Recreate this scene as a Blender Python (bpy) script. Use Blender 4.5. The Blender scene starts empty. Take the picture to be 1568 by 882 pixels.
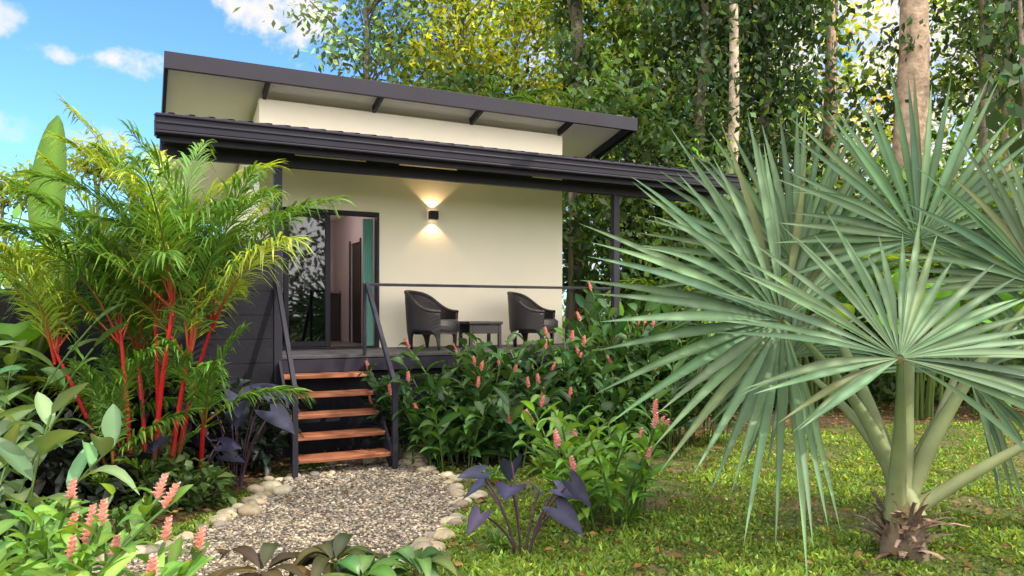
import bpy, math, numpy as np
from mathutils import Vector
rng=np.random.default_rng(11)
sc=bpy.context.scene
YAW=math.atan2(1132,2263); CY,SY=math.cos(YAW),math.sin(YAW)
def loc(s,d,z=0.0): return np.array([CY*s+SY*d,-SY*s+CY*d,z])
def locs(S,D,Z): return np.stack([CY*S+SY*D,-SY*S+CY*D,Z],-1)
def nrm(v): return v/np.maximum(np.linalg.norm(v,axis=-1,keepdims=True),1e-9)
UP=np.array([0,0,1.0])
# ---------------- materials
def newmat(n):
    m=bpy.data.materials.new(n); m.use_nodes=True; nt=m.node_tree
    for x in list(nt.nodes): nt.nodes.remove(x)
    return m,nt,nt.nodes,nt.links
def paint(name,col,rough=.5,var=.08,scale=3.,bump=.05,bscale=60.,metal=0.,spec=.5):
    m,nt,N,L=newmat(name)
    o=N.new('ShaderNodeOutputMaterial'); b=N.new('ShaderNodeBsdfPrincipled'); L.new(b.outputs[0],o.inputs[0])
    tc=N.new('ShaderNodeTexCoord'); no=N.new('ShaderNodeTexNoise'); no.inputs['Scale'].default_value=scale; no.inputs['Detail'].default_value=6
    L.new(tc.outputs['Object'],no.inputs['Vector'])
    r=N.new('ShaderNodeValToRGB'); r.color_ramp.elements[0].position=.3; r.color_ramp.elements[1].position=.7
    r.color_ramp.elements[0].color=tuple(c*(1-var) for c in col)+(1,); r.color_ramp.elements[1].color=tuple(min(1,c*(1+var)) for c in col)+(1,)
    L.new(no.outputs[0],r.inputs[0]); L.new(r.outputs[0],b.inputs['Base Color'])
    b.inputs['Roughness'].default_value=rough; b.inputs['Metallic'].default_value=metal; b.inputs['Specular IOR Level'].default_value=spec
    n2=N.new('ShaderNodeTexNoise'); n2.inputs['Scale'].default_value=bscale; n2.inputs['Detail'].default_value=4; L.new(tc.outputs['Object'],n2.inputs['Vector'])
    bp=N.new('ShaderNodeBump'); bp.inputs['Strength'].default_value=bump; bp.inputs['Distance'].default_value=.02
    L.new(n2.outputs[0],bp.inputs['Height']); L.new(bp.outputs[0],b.inputs['Normal'])
    return m
def vcol(name,rough=.5,trans=0.,bump=0.,bscale=30.,spec=.5,var=0.,vscale=8.,tcol=(1.5,1.35,.5)):
    m,nt,N,L=newmat(name)
    o=N.new('ShaderNodeOutputMaterial'); b=N.new('ShaderNodeBsdfPrincipled')
    a=N.new('ShaderNodeVertexColor'); a.layer_name='Col'; col=a.outputs[0]
    if var or bump: tc=N.new('ShaderNodeTexCoord')
    if var:
        no=N.new('ShaderNodeTexNoise'); no.inputs['Scale'].default_value=vscale; no.inputs['Detail'].default_value=3
        L.new(tc.outputs['Object'],no.inputs['Vector'])
        mr=N.new('ShaderNodeMapRange'); mr.inputs[1].default_value=.3; mr.inputs[2].default_value=.7; mr.inputs[3].default_value=1-var; mr.inputs[4].default_value=1+var
        L.new(no.outputs[0],mr.inputs[0])
        vm=N.new('ShaderNodeVectorMath'); vm.operation='SCALE'; L.new(col,vm.inputs[0]); L.new(mr.outputs[0],vm.inputs['Scale']); col=vm.outputs[0]
    L.new(col,b.inputs['Base Color']); b.inputs['Roughness'].default_value=rough; b.inputs['Specular IOR Level'].default_value=spec
    if bump:
        n2=N.new('ShaderNodeTexNoise'); n2.inputs['Scale'].default_value=bscale; n2.inputs['Detail'].default_value=4; L.new(tc.outputs['Object'],n2.inputs['Vector'])
        bp=N.new('ShaderNodeBump'); bp.inputs['Strength'].default_value=bump; bp.inputs['Distance'].default_value=.03
        L.new(n2.outputs[0],bp.inputs['Height']); L.new(bp.outputs[0],b.inputs['Normal'])
    if trans:
        t=N.new('ShaderNodeBsdfTranslucent'); v2=N.new('ShaderNodeVectorMath'); v2.operation='MULTIPLY'; v2.inputs[1].default_value=tcol
        L.new(col,v2.inputs[0]); L.new(v2.outputs[0],t.inputs[0])
        mx=N.new('ShaderNodeMixShader'); mx.inputs[0].default_value=trans; L.new(b.outputs[0],mx.inputs[1]); L.new(t.outputs[0],mx.inputs[2]); L.new(mx.outputs[0],o.inputs[0])
    else: L.new(b.outputs[0],o.inputs[0])
    return m
M_leaf=vcol('foliage_leaf',.5,.4,spec=.3,tcol=(1.8,1.6,.5))
M_gloss=vcol('glossy_leaf',.36,.3,spec=.42,tcol=(1.7,1.5,.5))
M_taro=vcol('taro_leaf',.6,.1,spec=.2,var=.2,vscale=12)
M_fan=vcol('fan_palm_leaf',.5,.2,spec=.3,tcol=(1.2,1.4,.8),var=.15,vscale=5)
M_bark=vcol('bark',.9,0,bump=.8,bscale=14,var=.4,vscale=5)
M_stone=vcol('river_stone',.75,0,bump=.2,bscale=40,var=.2,vscale=20)
M_petal=vcol('flower_petal',.5,.3,tcol=(1.2,.9,.9))
M_cream=paint('cream_render',(.95,.885,.75),.8,.02,1.5,.06,90,spec=.2)
M_soffit=paint('soffit_white',(.94,.905,.82),.7,.02,1.5,.02,20,spec=.2)
M_steel=paint('charcoal_steel',(.019,.018,.032),.5,.15,2,.03,60,spec=.28)
M_gut=paint('gutter_charcoal',(.018,.017,.031),.45,.12,2,.02,40,spec=.2)
M_deck=paint('deck_stain',(.05,.048,.056),.55,.3,6,.15,30)
# ---------------- mesh batch
class MB:
    def __init__(s): s.V=[];s.F=[];s.C=[];s.M=[];s.n=0
    def add(s,V,F,C,m=0):
        V=np.asarray(V,float).reshape(-1,3);F=np.asarray(F,int).reshape(-1,4)
        C=np.broadcast_to(np.asarray(C,float),V.shape)
        s.V.append(V);s.F.append(F+s.n);s.C.append(C);s.M.append(np.full(len(F),m));s.n+=len(V)
    def obj(s,name,mats,smooth=True,parent=None):
        V=np.concatenate(s.V);F=np.concatenate(s.F);C=np.concatenate(s.C);Mi=np.concatenate(s.M)
        me=bpy.data.meshes.new(name); me.vertices.add(len(V)); me.vertices.foreach_set('co',V.ravel())
        me.loops.add(len(F)*4); me.loops.foreach_set('vertex_index',F.ravel().astype(np.int32))
        me.polygons.add(len(F)); me.polygons.foreach_set('loop_start',np.arange(0,len(F)*4,4,dtype=np.int32))
        for m in mats: me.materials.append(m)
        me.polygons.foreach_set('material_index',Mi.astype(np.int32)); me.polygons.foreach_set('use_smooth',np.full(len(F),smooth))
        me.update(calc_edges=True)
        ca=me.color_attributes.new('Col','FLOAT_COLOR','POINT')
        ca.data.foreach_set('color',np.concatenate([C,np.ones((len(C),1))],1).ravel().astype(np.float32))
        o=bpy.data.objects.new(name,me); sc.collection.objects.link(o)
        if parent: o.parent=parent
        return o
def quads(mb,P,D,N,L,W,C,m=0):
    n=len(P); D=nrm(D); N=nrm(N-(N*D).sum(-1,keepdims=True)*D); S=np.cross(D,N)
    L=np.broadcast_to(L,(n,))[:,None]; W=np.broadcast_to(W,(n,))[:,None]
    V=np.stack([P,P+D*L*.45+S*W*.5,P+D*L-N*L*.12,P+D*L*.45-S*W*.5],1)
    mb.add(V.reshape(-1,3),np.arange(4*n).reshape(n,4),np.repeat(np.broadcast_to(C,(n,3)),4,0),m)
def lance(u): return np.maximum(np.sin(np.pi*np.clip(u,0,1)**.8)**.8,.03)
def leaves(mb,P,D,N,L,W,C,K=4,prof=lance,droop=.2,fold=.15,m=0,rib=1.25,back=0.):
    P=np.atleast_2d(P);n=len(P); D=nrm(np.broadcast_to(D,(n,3))); N=np.broadcast_to(N,(n,3)); N=nrm(N-(N*D).sum(-1,keepdims=True)*D); S=np.cross(D,N)
    L=np.broadcast_to(L,(n,))[:,None,None];W=np.broadcast_to(W,(n,))[:,None,None];dr=np.broadcast_to(droop,(n,))[:,None,None]
    u=np.linspace(0,1,K+1); uu=u[None,:,None]
    ctr=P[:,None]+D[:,None]*L*uu*(1-.25*np.abs(dr)*uu)-UP*dr*L*uu**2
    w=W*.5*prof(u)[None,:,None]
    bk=D[:,None]*L*back*(1-uu)**2
    a=ctr+S[:,None]*w+N[:,None]*w*fold*2-bk; b=ctr-S[:,None]*w+N[:,None]*w*fold*2-bk
    V=np.stack([a,ctr,b],2)
    idx=np.arange(n*(K+1)*3).reshape(n,K+1,3)
    f=[]
    for j in (0,1): f.append(np.stack([idx[:,:-1,j],idx[:,:-1,j+1],idx[:,1:,j+1],idx[:,1:,j]],-1).reshape(-1,4))
    C=np.broadcast_to(C,(n,3)); CC=np.repeat(C[:,None,None],K+1,1); CC=np.repeat(CC,3,2).copy(); CC[:,:,1]*=rib
    mb.add(V.reshape(-1,3),np.concatenate(f),CC.reshape(-1,3),m)
def tube(mb,pts,rad,C,n=8,m=0):
    pts=np.asarray(pts,float);k=len(pts); rad=np.broadcast_to(rad,(k,))
    T=nrm(np.gradient(pts,axis=0)); ref=np.array([.31,.95,.05]) if abs(T[0][2])>.7 else UP
    A=nrm(np.cross(T,ref)); B=np.cross(T,A); th=np.linspace(0,2*np.pi,n,endpoint=False)
    V=pts[:,None]+rad[:,None,None]*(A[:,None]*np.cos(th)[None,:,None]+B[:,None]*np.sin(th)[None,:,None])
    i=np.arange(k*n).reshape(k,n); r=np.roll(i,-1,1)
    F=np.stack([i[:-1],r[:-1],r[1:],i[1:]],-1).reshape(-1,4)
    C=np.asarray(C,float); C=np.repeat(C,n,0) if C.ndim==2 else C
    mb.add(V.reshape(-1,3),F,C,m)
def bez(a,b,c,k=12):
    t=np.linspace(0,1,k)[:,None]; return a*(1-t)**2+2*b*t*(1-t)+c*t**2
def jit(C,n,v=.3,hue=.15):
    C=np.asarray(C,float)*np.exp(rng.normal(0,v,(n,1))); C=C*(1+np.stack([rng.normal(0,hue,n),np.zeros(n),rng.normal(0,hue,n)],-1)); return np.clip(C,.003,.9)
def rdir(n): return nrm(rng.normal(size=(n,3)))
def cubesphere(n):
    V={};F=[];pts=[]
    def idx(p):
        k=tuple(np.round(p,5))
        if k not in V: V[k]=len(pts);pts.append(p)
        return V[k]
    g=np.linspace(-1,1,n+1)
    for ax in range(3):
        for sg in (-1,1):
            for i in range(n):
                for j in range(n):
                    q=[]
                    for a,b in ((0,0),(1,0),(1,1),(0,1)):
                        p=np.zeros(3);p[ax]=sg;p[(ax+1)%3]=g[i+a];p[(ax+2)%3]=g[j+b];q.append(idx(p))
                    F.append(q if sg>0 else q[::-1])
    return nrm(np.array(pts)),np.array(F)
CS2=cubesphere(2);CS4=cubesphere(5)
def pebbles(mb,P,R,C,flat=.6,base=CS2,lump=.12,m=0):
    B,F=base;n=len(P); sc_=R[:,None]*np.stack([rng.uniform(.8,1.3,n),rng.uniform(.7,1.1,n),rng.uniform(.7,1.1,n)*flat],-1)
    V=B[None]*sc_[:,None]; ph=rng.uniform(0,6,(n,1,3)); V=V*(1+lump*np.sin(B[None]*2.3+ph).sum(-1,keepdims=True))
    a=rng.uniform(0,6.3,n)[:,None];x=V[...,0]*np.cos(a)-V[...,1]*np.sin(a);y=V[...,0]*np.sin(a)+V[...,1]*np.cos(a)
    V=np.stack([x,y,V[...,2]],-1)+P[:,None]
    FF=(F[None]+np.arange(n)[:,None,None]*len(B)).reshape(-1,4)
    mb.add(V.reshape(-1,3),FF,np.repeat(C,len(B),0),m)
def inpoly(S,D,poly):
    r=np.zeros(len(S),bool);n=len(poly)
    for i in range(n):
        x1,y1=poly[i];x2,y2=poly[(i+1)%n]
        if y1==y2: continue
        c=((y1>D)!=(y2>D))&(S<(x2-x1)*(D-y1)/(y2-y1)+x1); r^=c
    return r
# ---------------- boxes / house helpers
def empty(n,p=(0,0,0)):
    e=bpy.data.objects.new(n,None); e.location=p; sc.collection.objects.link(e); return e
def pyobj(n,V,F,mat,parent=None,bev=0.,smooth=False):
    me=bpy.data.meshes.new(n); me.from_pydata([tuple(map(float,v)) for v in V],[],F); me.materials.append(mat); me.validate(); me.update()
    if smooth:
        for p in me.polygons:p.use_smooth=True
    o=bpy.data.objects.new(n,me); sc.collection.objects.link(o)
    if parent:o.parent=parent
    if bev:
        b=o.modifiers.new('b','BEVEL');b.width=bev;b.segments=2;b.limit_method='ANGLE'
    return o
BF=[(0,3,2,1),(4,5,6,7),(0,1,5,4),(1,2,6,5),(2,3,7,6),(3,0,4,7)]
def box(n,x0,x1,y0,y1,z0,z1,mat,parent=None,bev=.004):
    return pyobj(n,[(x0,y0,z0),(x1,y0,z0),(x1,y1,z0),(x0,y1,z0),(x0,y0,z1),(x1,y0,z1),(x1,y1,z1),(x0,y1,z1)],BF,mat,parent,bev)
def beam(n,a,b,w,h,mat,parent=None,bev=.003):
    a=np.array(a,float);b=np.array(b,float);T=nrm(b-a); S=nrm(np.cross(T,UP if abs(T[2])<.95 else np.array([0,1.,0]))); U=np.cross(S,T)
    V=[p+S*i*w/2+U*j*h/2 for p in (a,b) for i,j in ((-1,-1),(1,-1),(1,1),(-1,1))]
    return pyobj(n,V,BF,mat,parent,bev)
# ================= HOUSE =================
H=empty('modern_cabin_house')
X0,X1,YW,YB=1.38,6.0,10.2,15.0
SL=.22
zt=lambda y:4.50-SL*(y-YW)
box('front_wall_right',3.0,X1,YW,YW+.15,1.14,4.50,M_cream,H,0)
box('front_wall_left',X0,1.51,YW,YW+.15,1.14,4.50,M_cream,H,0)
box('front_wall_lintel',1.51,3.0,YW,YW+.15,3.09,4.50,M_cream,H,0)
for nm,xa,xb in (('side_wall_left',X0+.001,X0+.15),('side_wall_right',X1-.15,X1-.001)):
    ya=YW+.15
    V=[(xa,ya,0.02),(xb,ya,0.02),(xb,YB,0.02),(xa,YB,0.02),(xa,ya,zt(ya)),(xb,ya,zt(ya)),(xb,YB,zt(YB)),(xa,YB,zt(YB))]
    pyobj(nm,V,BF,M_cream,H)
box('rear_wall',X0,X1,YB,YB+.15,0.02,zt(YB),M_cream,H,0)
UY,UX0,UX1=9.75,.235,7.12
def ribbed(n,x0,x1,ya,za,yb,zb,mat,parent,pitch=.19,hh=.028):
    xs=[];zs=[];x=x0
    while x<x1:
        for dx,dz in ((0,0),(.10,0),(.125,hh),(.165,hh)):
            if x+dx<x1: xs.append(x+dx);zs.append(dz)
        x+=pitch
    xs.append(x1);zs.append(0);k=len(xs)
    V=[(xs[i],ya,za+zs[i]) for i in range(k)]+[(xs[i],yb,zb+zs[i]) for i in range(k)]
    F=[(i,i+1,k+i+1,k+i) for i in range(k-1)]
    o=pyobj(n,V,F,mat,parent); m=o.modifiers.new('s','SOLIDIFY');m.thickness=.004;m.offset=1
    return o
ribbed('upper_roof_sheet',UX0+.045,UX1-.045,UY+.03,4.758,YB+.6,4.758-SL*(YB+.57-UY),M_gut,H)
V=[(UX0+.05,UY+.03,4.68),(UX1-.05,UY+.03,4.68),(UX1-.05,YB+.55,4.68-SL*(YB+.52-UY)),(UX0+.05,YB+.55,4.68-SL*(YB+.52-UY))]
V+=[(a,b,c+.06) for a,b,c in V]
pyobj('upper_soffit',V,BF,M_soffit,H)
box('upper_fascia',UX0,UX1,UY-.03,UY+.025,4.59,4.795,M_steel,H)
for nm,xx in (('upper_barge_left',UX0+.02),('upper_barge_right',UX1-.02)):
    ya,yb=UY+.027,YB+.6
    V=[(xx-.02,ya,4.59),(xx+.02,ya,4.59),(xx+.02,yb,4.59-SL*(yb-ya)),(xx-.02,yb,4.59-SL*(yb-ya))]; V+=[(a,b,c+.2) for a,b,c in V]
    pyobj(nm,V,BF,M_steel,H,.003)
for i,xx in enumerate((1.44,2.92,4.41,5.93)):
    beam(f'rafter_{i}',(xx,UY+.03,4.635),(xx,YW-.002,4.535),.045,.10,M_steel,H)
beam('rafter_outer',(6.98,UY+.03,4.63),(6.98,YB,4.63-SL*5.2),.045,.1,M_steel,H)
LY,LX0,LX1=8.17,.12,7.84; LZ=3.665; LS=.232
ribbed('lower_roof_sheet',LX0,LX1,LY+.02,LZ-.005,YW-.002,LZ-.005+LS*(YW-LY-.02),M_gut,H)
box('gutter_front',LX0,LX1,LY-.002,LY+.02,LZ-.16,LZ-.01,M_gut,H)
beam('gutter_lip',(LX0,LY-.012,LZ-.012),(LX1,LY-.012,LZ-.012),.03,.03,M_gut,H,.008)
beam('gutter_bead',(LX0,LY-.006,LZ-.085),(LX1,LY-.006,LZ-.085),.02,.02,M_gut,H,.006)
box('gutter_bottom',LX0,LX1,LY+.0,LY+.15,LZ-.19,LZ-.163,M_gut,H,.008)
box('roof_fascia',LX0+.04,LX1-.04,LY+.13,LY+.16,LZ-.25,LZ-.02,M_steel,H)
box('gutter_end_left',LX0-.01,LX0+.003,LY-.01,LY+.16,LZ-.2,LZ,M_gut,H)
box('gutter_end_right',LX1-.003,LX1+.01,LY-.01,LY+.16,LZ-.2,LZ,M_gut,H)
for nm,xx in (('lower_barge_left',LX0+.03),('lower_barge_right',LX1-.03)):
    ya,yb=LY+.165,YW+.0
    V=[(xx-.02,ya,LZ-.22),(xx+.02,ya,LZ-.22),(xx+.02,yb,LZ-.22+LS*(yb-ya)),(xx-.02,yb,LZ-.22+LS*(yb-ya))];V+=[(a,b,c+.19) for a,b,c in V]
    pyobj(nm,V,BF,M_steel,H,.003)
for nm,xa,xb,mt in (('veranda_ceiling',X0,X1+.05,M_soffit),('eave_lining_left',LX0+.06,X0-.002,M_steel),('eave_lining_right',X1+.052,LX1-.06,M_steel)):
    V=[(xa,LY+.17,LZ-.09),(xb,LY+.17,LZ-.09),(xb,YW-.003,LZ-.09+LS*(YW-LY-.17)),(xa,YW-.003,LZ-.09+LS*(YW-LY-.17))];V+=[(a,b,c+.03) for a,b,c in V]
    pyobj(nm,V,BF,mt,H)
for i,xx in enumerate(np.linspace(LX0+.3,LX1-.3,7)):
    beam(f'ceiling_rafter_{i}',(xx,LY+.165,LZ-.15),(xx,YW-.005,LZ-.15+LS*(YW-LY-.17)),.05,.1,M_steel,H)
box('veranda_beam',LX0+.06,LX1-.06,8.66,8.74,3.33,3.47,M_steel,H)
for i,(a,b) in enumerate(((.2,1.55),(2.38,2.78),(3.55,4.6),(5.15,7.7))):
    box(f'soffit_board_{i}',a,b,8.60,8.655,3.45,3.60,M_steel,H)
box('post_left',1.33,1.42,8.655,8.745,0,3.33,M_steel,H)
box('post_right',5.935,6.03,8.655,8.745,0,3.33,M_steel,H)
box('deck_fascia',X0-.03,X1+.04,8.70,8.74,.98,1.13,M_steel,H)
nb=11
for i in range(nb):
    ya=8.69+i*.138; box(f'deck_board_{i}',X0-.04,X1+.05,ya,ya+.132,1.14,1.18,M_deck,H,.004)
M_clad=paint('dark_cladding',(.014,.014,.022),.75,.35,2.5,.25,25,spec=.22)
box('deck_skirt',X0-.02,X1+.03,8.78,8.84,0,1.12,M_clad,H)
box('house_base',X0+.16,X1-.16,YW+.02,YB-.01,0,1.13,M_clad,H)
box('door_frame_top',1.513,2.997,YW-.02,YW+.12,3.03,3.088,M_steel,H)
box('door_frame_left',1.513,1.56,YW-.02,YW+.12,1.183,3.029,M_steel,H)
box('door_frame_right',2.965,2.997,YW-.02,YW+.12,1.183,3.029,M_steel,H)
box('door_track',1.561,2.964,YW-.02,YW+.12,1.183,1.205,M_steel,H)
box('slider_stile_left',1.70,1.76,YW+.02,YW+.06,1.21,3.027,M_steel,H)
box('slider_stile_right',2.25,2.31,YW+.02,YW+.06,1.21,3.027,M_steel,H)
box('slider_rail_bottom',1.761,2.249,YW+.02,YW+.06,1.21,1.28,M_steel,H)
box('slider_rail_top',1.761,2.249,YW+.02,YW+.06,2.97,3.027,M_steel,H)
box('fixed_stile',2.28,2.33,YW+.07,YW+.10,1.21,3.027,M_steel,H)
m,nt,N,L=newmat('door_glass');o=N.new('ShaderNodeOutputMaterial');g=N.new('ShaderNodeBsdfGlossy');g.inputs['Roughness'].default_value=.02;g.inputs[0].default_value=(.7,.75,.85,1)
t=N.new('ShaderNodeBsdfTransparent');t.inputs[0].default_value=(.3,.32,.35,1);fr=N.new('ShaderNodeFresnel');fr.inputs[0].default_value=1.5
ad=N.new('ShaderNodeMath');ad.operation='ADD';ad.inputs[1].default_value=.07;L.new(fr.outputs[0],ad.inputs[0]);mx=N.new('ShaderNodeMixShader');L.new(ad.outputs[0],mx.inputs[0]);L.new(t.outputs[0],mx.inputs[1]);L.new(g.outputs[0],mx.inputs[2]);L.new(mx.outputs[0],o.inputs[0]);M_glass=m
pyobj('slider_glass',[(1.755,YW+.04,1.27),(2.255,YW+.04,1.27),(2.255,YW+.04,2.98),(1.755,YW+.04,2.98)],[(0,1,2,3)],M_glass,H)
pyobj('fixed_glass',[(1.555,YW+.08,1.2),(2.285,YW+.08,1.2),(2.285,YW+.08,3.03),(1.555,YW+.08,3.03)],[(0,1,2,3)],M_glass,H)
M_int=paint('interior_wall',(.50,.42,.46),.8,.02,1,.02,40)
M_floor=paint('interior_floor',(.2,.19,.18),.35,.1,3,.02,20)
M_dark=paint('dark_wood',(.03,.022,.02),.4,.2,4,.05,30)
box('room_partition',3.08,3.16,YW+.16,11.5,1.18,3.3,M_int,H,0)
box('room_partition_b',3.08,3.16,12.1,13.3,1.18,3.3,M_int,H,0)
box('room_partition_lintel',3.08,3.16,11.5,12.1,2.8,3.3,M_int,H,0)
box('inner_door',3.10,3.13,11.51,12.09,1.19,2.79,M_dark,H)
box('inner_door_frame_a',3.06,3.078,11.44,11.5,1.19,2.85,M_dark,H)
box('inner_door_frame_b',3.06,3.078,12.1,12.16,1.19,2.85,M_dark,H)
box('room_back',1.54,3.3,13.31,13.4,1.18,3.3,M_int,H,0)
box('room_ceiling',1.54,3.3,YW+.16,13.3,3.31,3.36,M_soffit,H,0)
box('room_floor',1.54,3.3,YW+.13,13.3,1.14,1.182,M_floor,H,0)
box('kitchen_counter',2.0,3.04,12.75,13.28,1.19,2.0,M_dark,H)
box('counter_top',1.98,3.05,12.72,13.29,2.003,2.04,M_floor,H)
tb=MB(); tube(tb,[(2.85,13.0,2.04),(2.85,13.0,2.25),(2.85,12.93,2.31),(2.85,12.84,2.27)],.015,(.3,.3,.3)); tb.obj('kitchen_tap',[M_stone],True,H)
M_cur=paint('teal_curtain',(.25,.55,.48),.8,.1,3,.05,40)
xs=np.linspace(2.83,2.985,30); V=[(x,YW+.24+.025*math.sin(i*1.1),z) for z in (1.2,3.02) for i,x in enumerate(xs)]
pyobj('curtain',V,[(i,i+1,31+i,30+i) for i in range(29)],M_cur,H,0,True)
m,nt,N,L=newmat('lamp_glow');o=N.new('ShaderNodeOutputMaterial');e=N.new('ShaderNodeEmission');e.inputs[0].default_value=(1,.75,.45,1);e.inputs[1].default_value=9;L.new(e.outputs[0],o.inputs[0]);M_glow=m
def disc(n,c,r,mat,par,up=-1):
    V=[(c[0]+r*math.cos(a),c[1]+r*math.sin(a),c[2]) for a in np.linspace(0,2*math.pi,24,endpoint=False)]
    return pyobj(n,V,[tuple(range(24))],mat,par)
disc('ceiling_downlight',(2.0,11.2,3.305),.09,M_glow,H)
pl=bpy.data.lights.new('room_light','POINT');pl.energy=10;pl.color=(1,.85,.78);pl.shadow_soft_size=.1
po=bpy.data.objects.new('room_light',pl);po.location=(2.3,11.6,3.1);sc.collection.objects.link(po);po.parent=H
S=empty('wall_sconce'); sx,sz=3.79,3.09
box('sconce_back',sx-.045,sx+.045,YW-.012,YW-.001,sz-.05,sz+.05,M_steel,S)
box('sconce_left',sx-.06,sx-.05,YW-.11,YW-.013,sz-.06,sz+.06,M_steel,S,.002)
box('sconce_right',sx+.05,sx+.06,YW-.11,YW-.013,sz-.06,sz+.06,M_steel,S,.002)
box('sconce_front',sx-.06,sx+.06,YW-.122,YW-.111,sz-.06,sz+.06,M_steel,S,.002)
box('sconce_led',sx-.03,sx+.03,YW-.09,YW-.03,sz-.02,sz+.02,M_glow,S,0)
for k,rx in (('up',math.pi),('down',0)):
    l=bpy.data.lights.new('sconce_'+k,'SPOT');l.energy=9;l.color=(1,.66,.34);l.spot_size=math.radians(104);l.spot_blend=.3;l.shadow_soft_size=.01
    o=bpy.data.objects.new('sconce_'+k,l);o.location=(sx,YW-.075,sz+(.065 if k=='up' else -.065));o.rotation_euler=(rx,0,0);sc.collection.objects.link(o);o.parent=S
R=empty('deck_railing')
zr=2.03
box('rail_top',2.40,5.933,8.69,8.73,zr-.035,zr,M_steel,R)
box('rail_post',2.355,2.395,8.66,8.70,1.18,zr,M_steel,R)
for nm,xx in (('left',1.365),('right',2.40)):
    ytop=8.64 if nm=='left' else 8.66
    beam('handrail_'+nm,(xx,ytop,zr-.02),(xx,7.60,.93),.045,.055,M_steel,R)
    box('newel_'+nm,xx-.028,xx+.028,7.55,7.605,0,.95,M_steel,R)
ST=empty('wooden_staircase')
m,nt,N,L=newmat('hardwood_tread');o=N.new('ShaderNodeOutputMaterial');b=N.new('ShaderNodeBsdfPrincipled');L.new(b.outputs[0],o.inputs[0])
tc=N.new('ShaderNodeTexCoord');mp=N.new('ShaderNodeMapping');mp.inputs['Scale'].default_value=(2,30,30);no=N.new('ShaderNodeTexNoise');no.inputs['Scale'].default_value=2.2;no.inputs['Detail'].default_value=8
L.new(tc.outputs['Object'],mp.inputs[0]);L.new(mp.outputs[0],no.inputs['Vector']);r=N.new('ShaderNodeValToRGB');r.color_ramp.elements[0].color=(.13,.04,.02,1);r.color_ramp.elements[1].color=(.40,.155,.08,1);r.color_ramp.elements[0].position=.3;r.color_ramp.elements[1].position=.7
L.new(no.outputs[0],r.inputs[0]);L.new(r.outputs[0],b.inputs['Base Color']);b.inputs['Roughness'].default_value=.5;M_tread=m
for i in range(5):
    z=.195*(i+1);y=7.60+.215*i
    box(f'tread_{i}',1.405,2.365,y,y+.27,z-.045,z,M_tread,ST,.006)
for nm,xx in (('left',1.385),('right',2.383)):
    beam('stringer_'+nm,(xx,7.62,.08),(xx,8.68,1.06),.03,.2,M_steel,ST)
PW=empty('privacy_wall')
for i in range(9):
    box(f'panel_board_{i}',-.6,1.325,8.67,8.70,.03+i*.27,.03+i*.27+.266,M_clad,PW,.002)
box('panel_core',-.6,1.32,8.703,8.76,0,2.42,M_clad,PW)
box('panel_cap',-.62,1.325,8.66,8.78,2.462,2.49,M_steel,PW)
FN=empty('garden_fence')
for i in range(7):
    box(f'fence_board_{i}',-7,-.63,8.9,8.93,.03+i*.27,.03+i*.27+.266,M_clad,FN,.002)
box('fence_core',-7,-.63,8.933,8.98,0,1.9,M_clad,FN)
# ---------------- rattan furniture
m,nt,N,L=newmat('rattan_weave');o=N.new('ShaderNodeOutputMaterial');b=N.new('ShaderNodeBsdfPrincipled');L.new(b.outputs[0],o.inputs[0]);b.inputs['Roughness'].default_value=.5
tc=N.new('ShaderNodeTexCoord');w1=N.new('ShaderNodeTexWave');w1.bands_direction='Z';w1.inputs['Scale'].default_value=24;w1.inputs['Distortion'].default_value=.6;L.new(tc.outputs['Object'],w1.inputs['Vector'])
w2=N.new('ShaderNodeTexWave');w2.bands_direction='DIAGONAL';w2.inputs['Scale'].default_value=14;L.new(tc.outputs['Object'],w2.inputs['Vector'])
mu=N.new('ShaderNodeMath');mu.operation='MULTIPLY';L.new(w1.outputs[1],mu.inputs[0]);L.new(w2.outputs[1],mu.inputs[1])
r=N.new('ShaderNodeValToRGB');r.color_ramp.elements[0].color=(.012,.010,.014,1);r.color_ramp.elements[1].color=(.030,.024,.030,1);L.new(mu.outputs[0],r.inputs[0]);L.new(r.outputs[0],b.inputs['Base Color'])
bp=N.new('ShaderNodeBump');bp.inputs['Strength'].default_value=.3;bp.inputs['Distance'].default_value=.01;L.new(mu.outputs[0],bp.inputs['Height']);L.new(bp.outputs[0],b.inputs['Normal']);M_rattan=m
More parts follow.
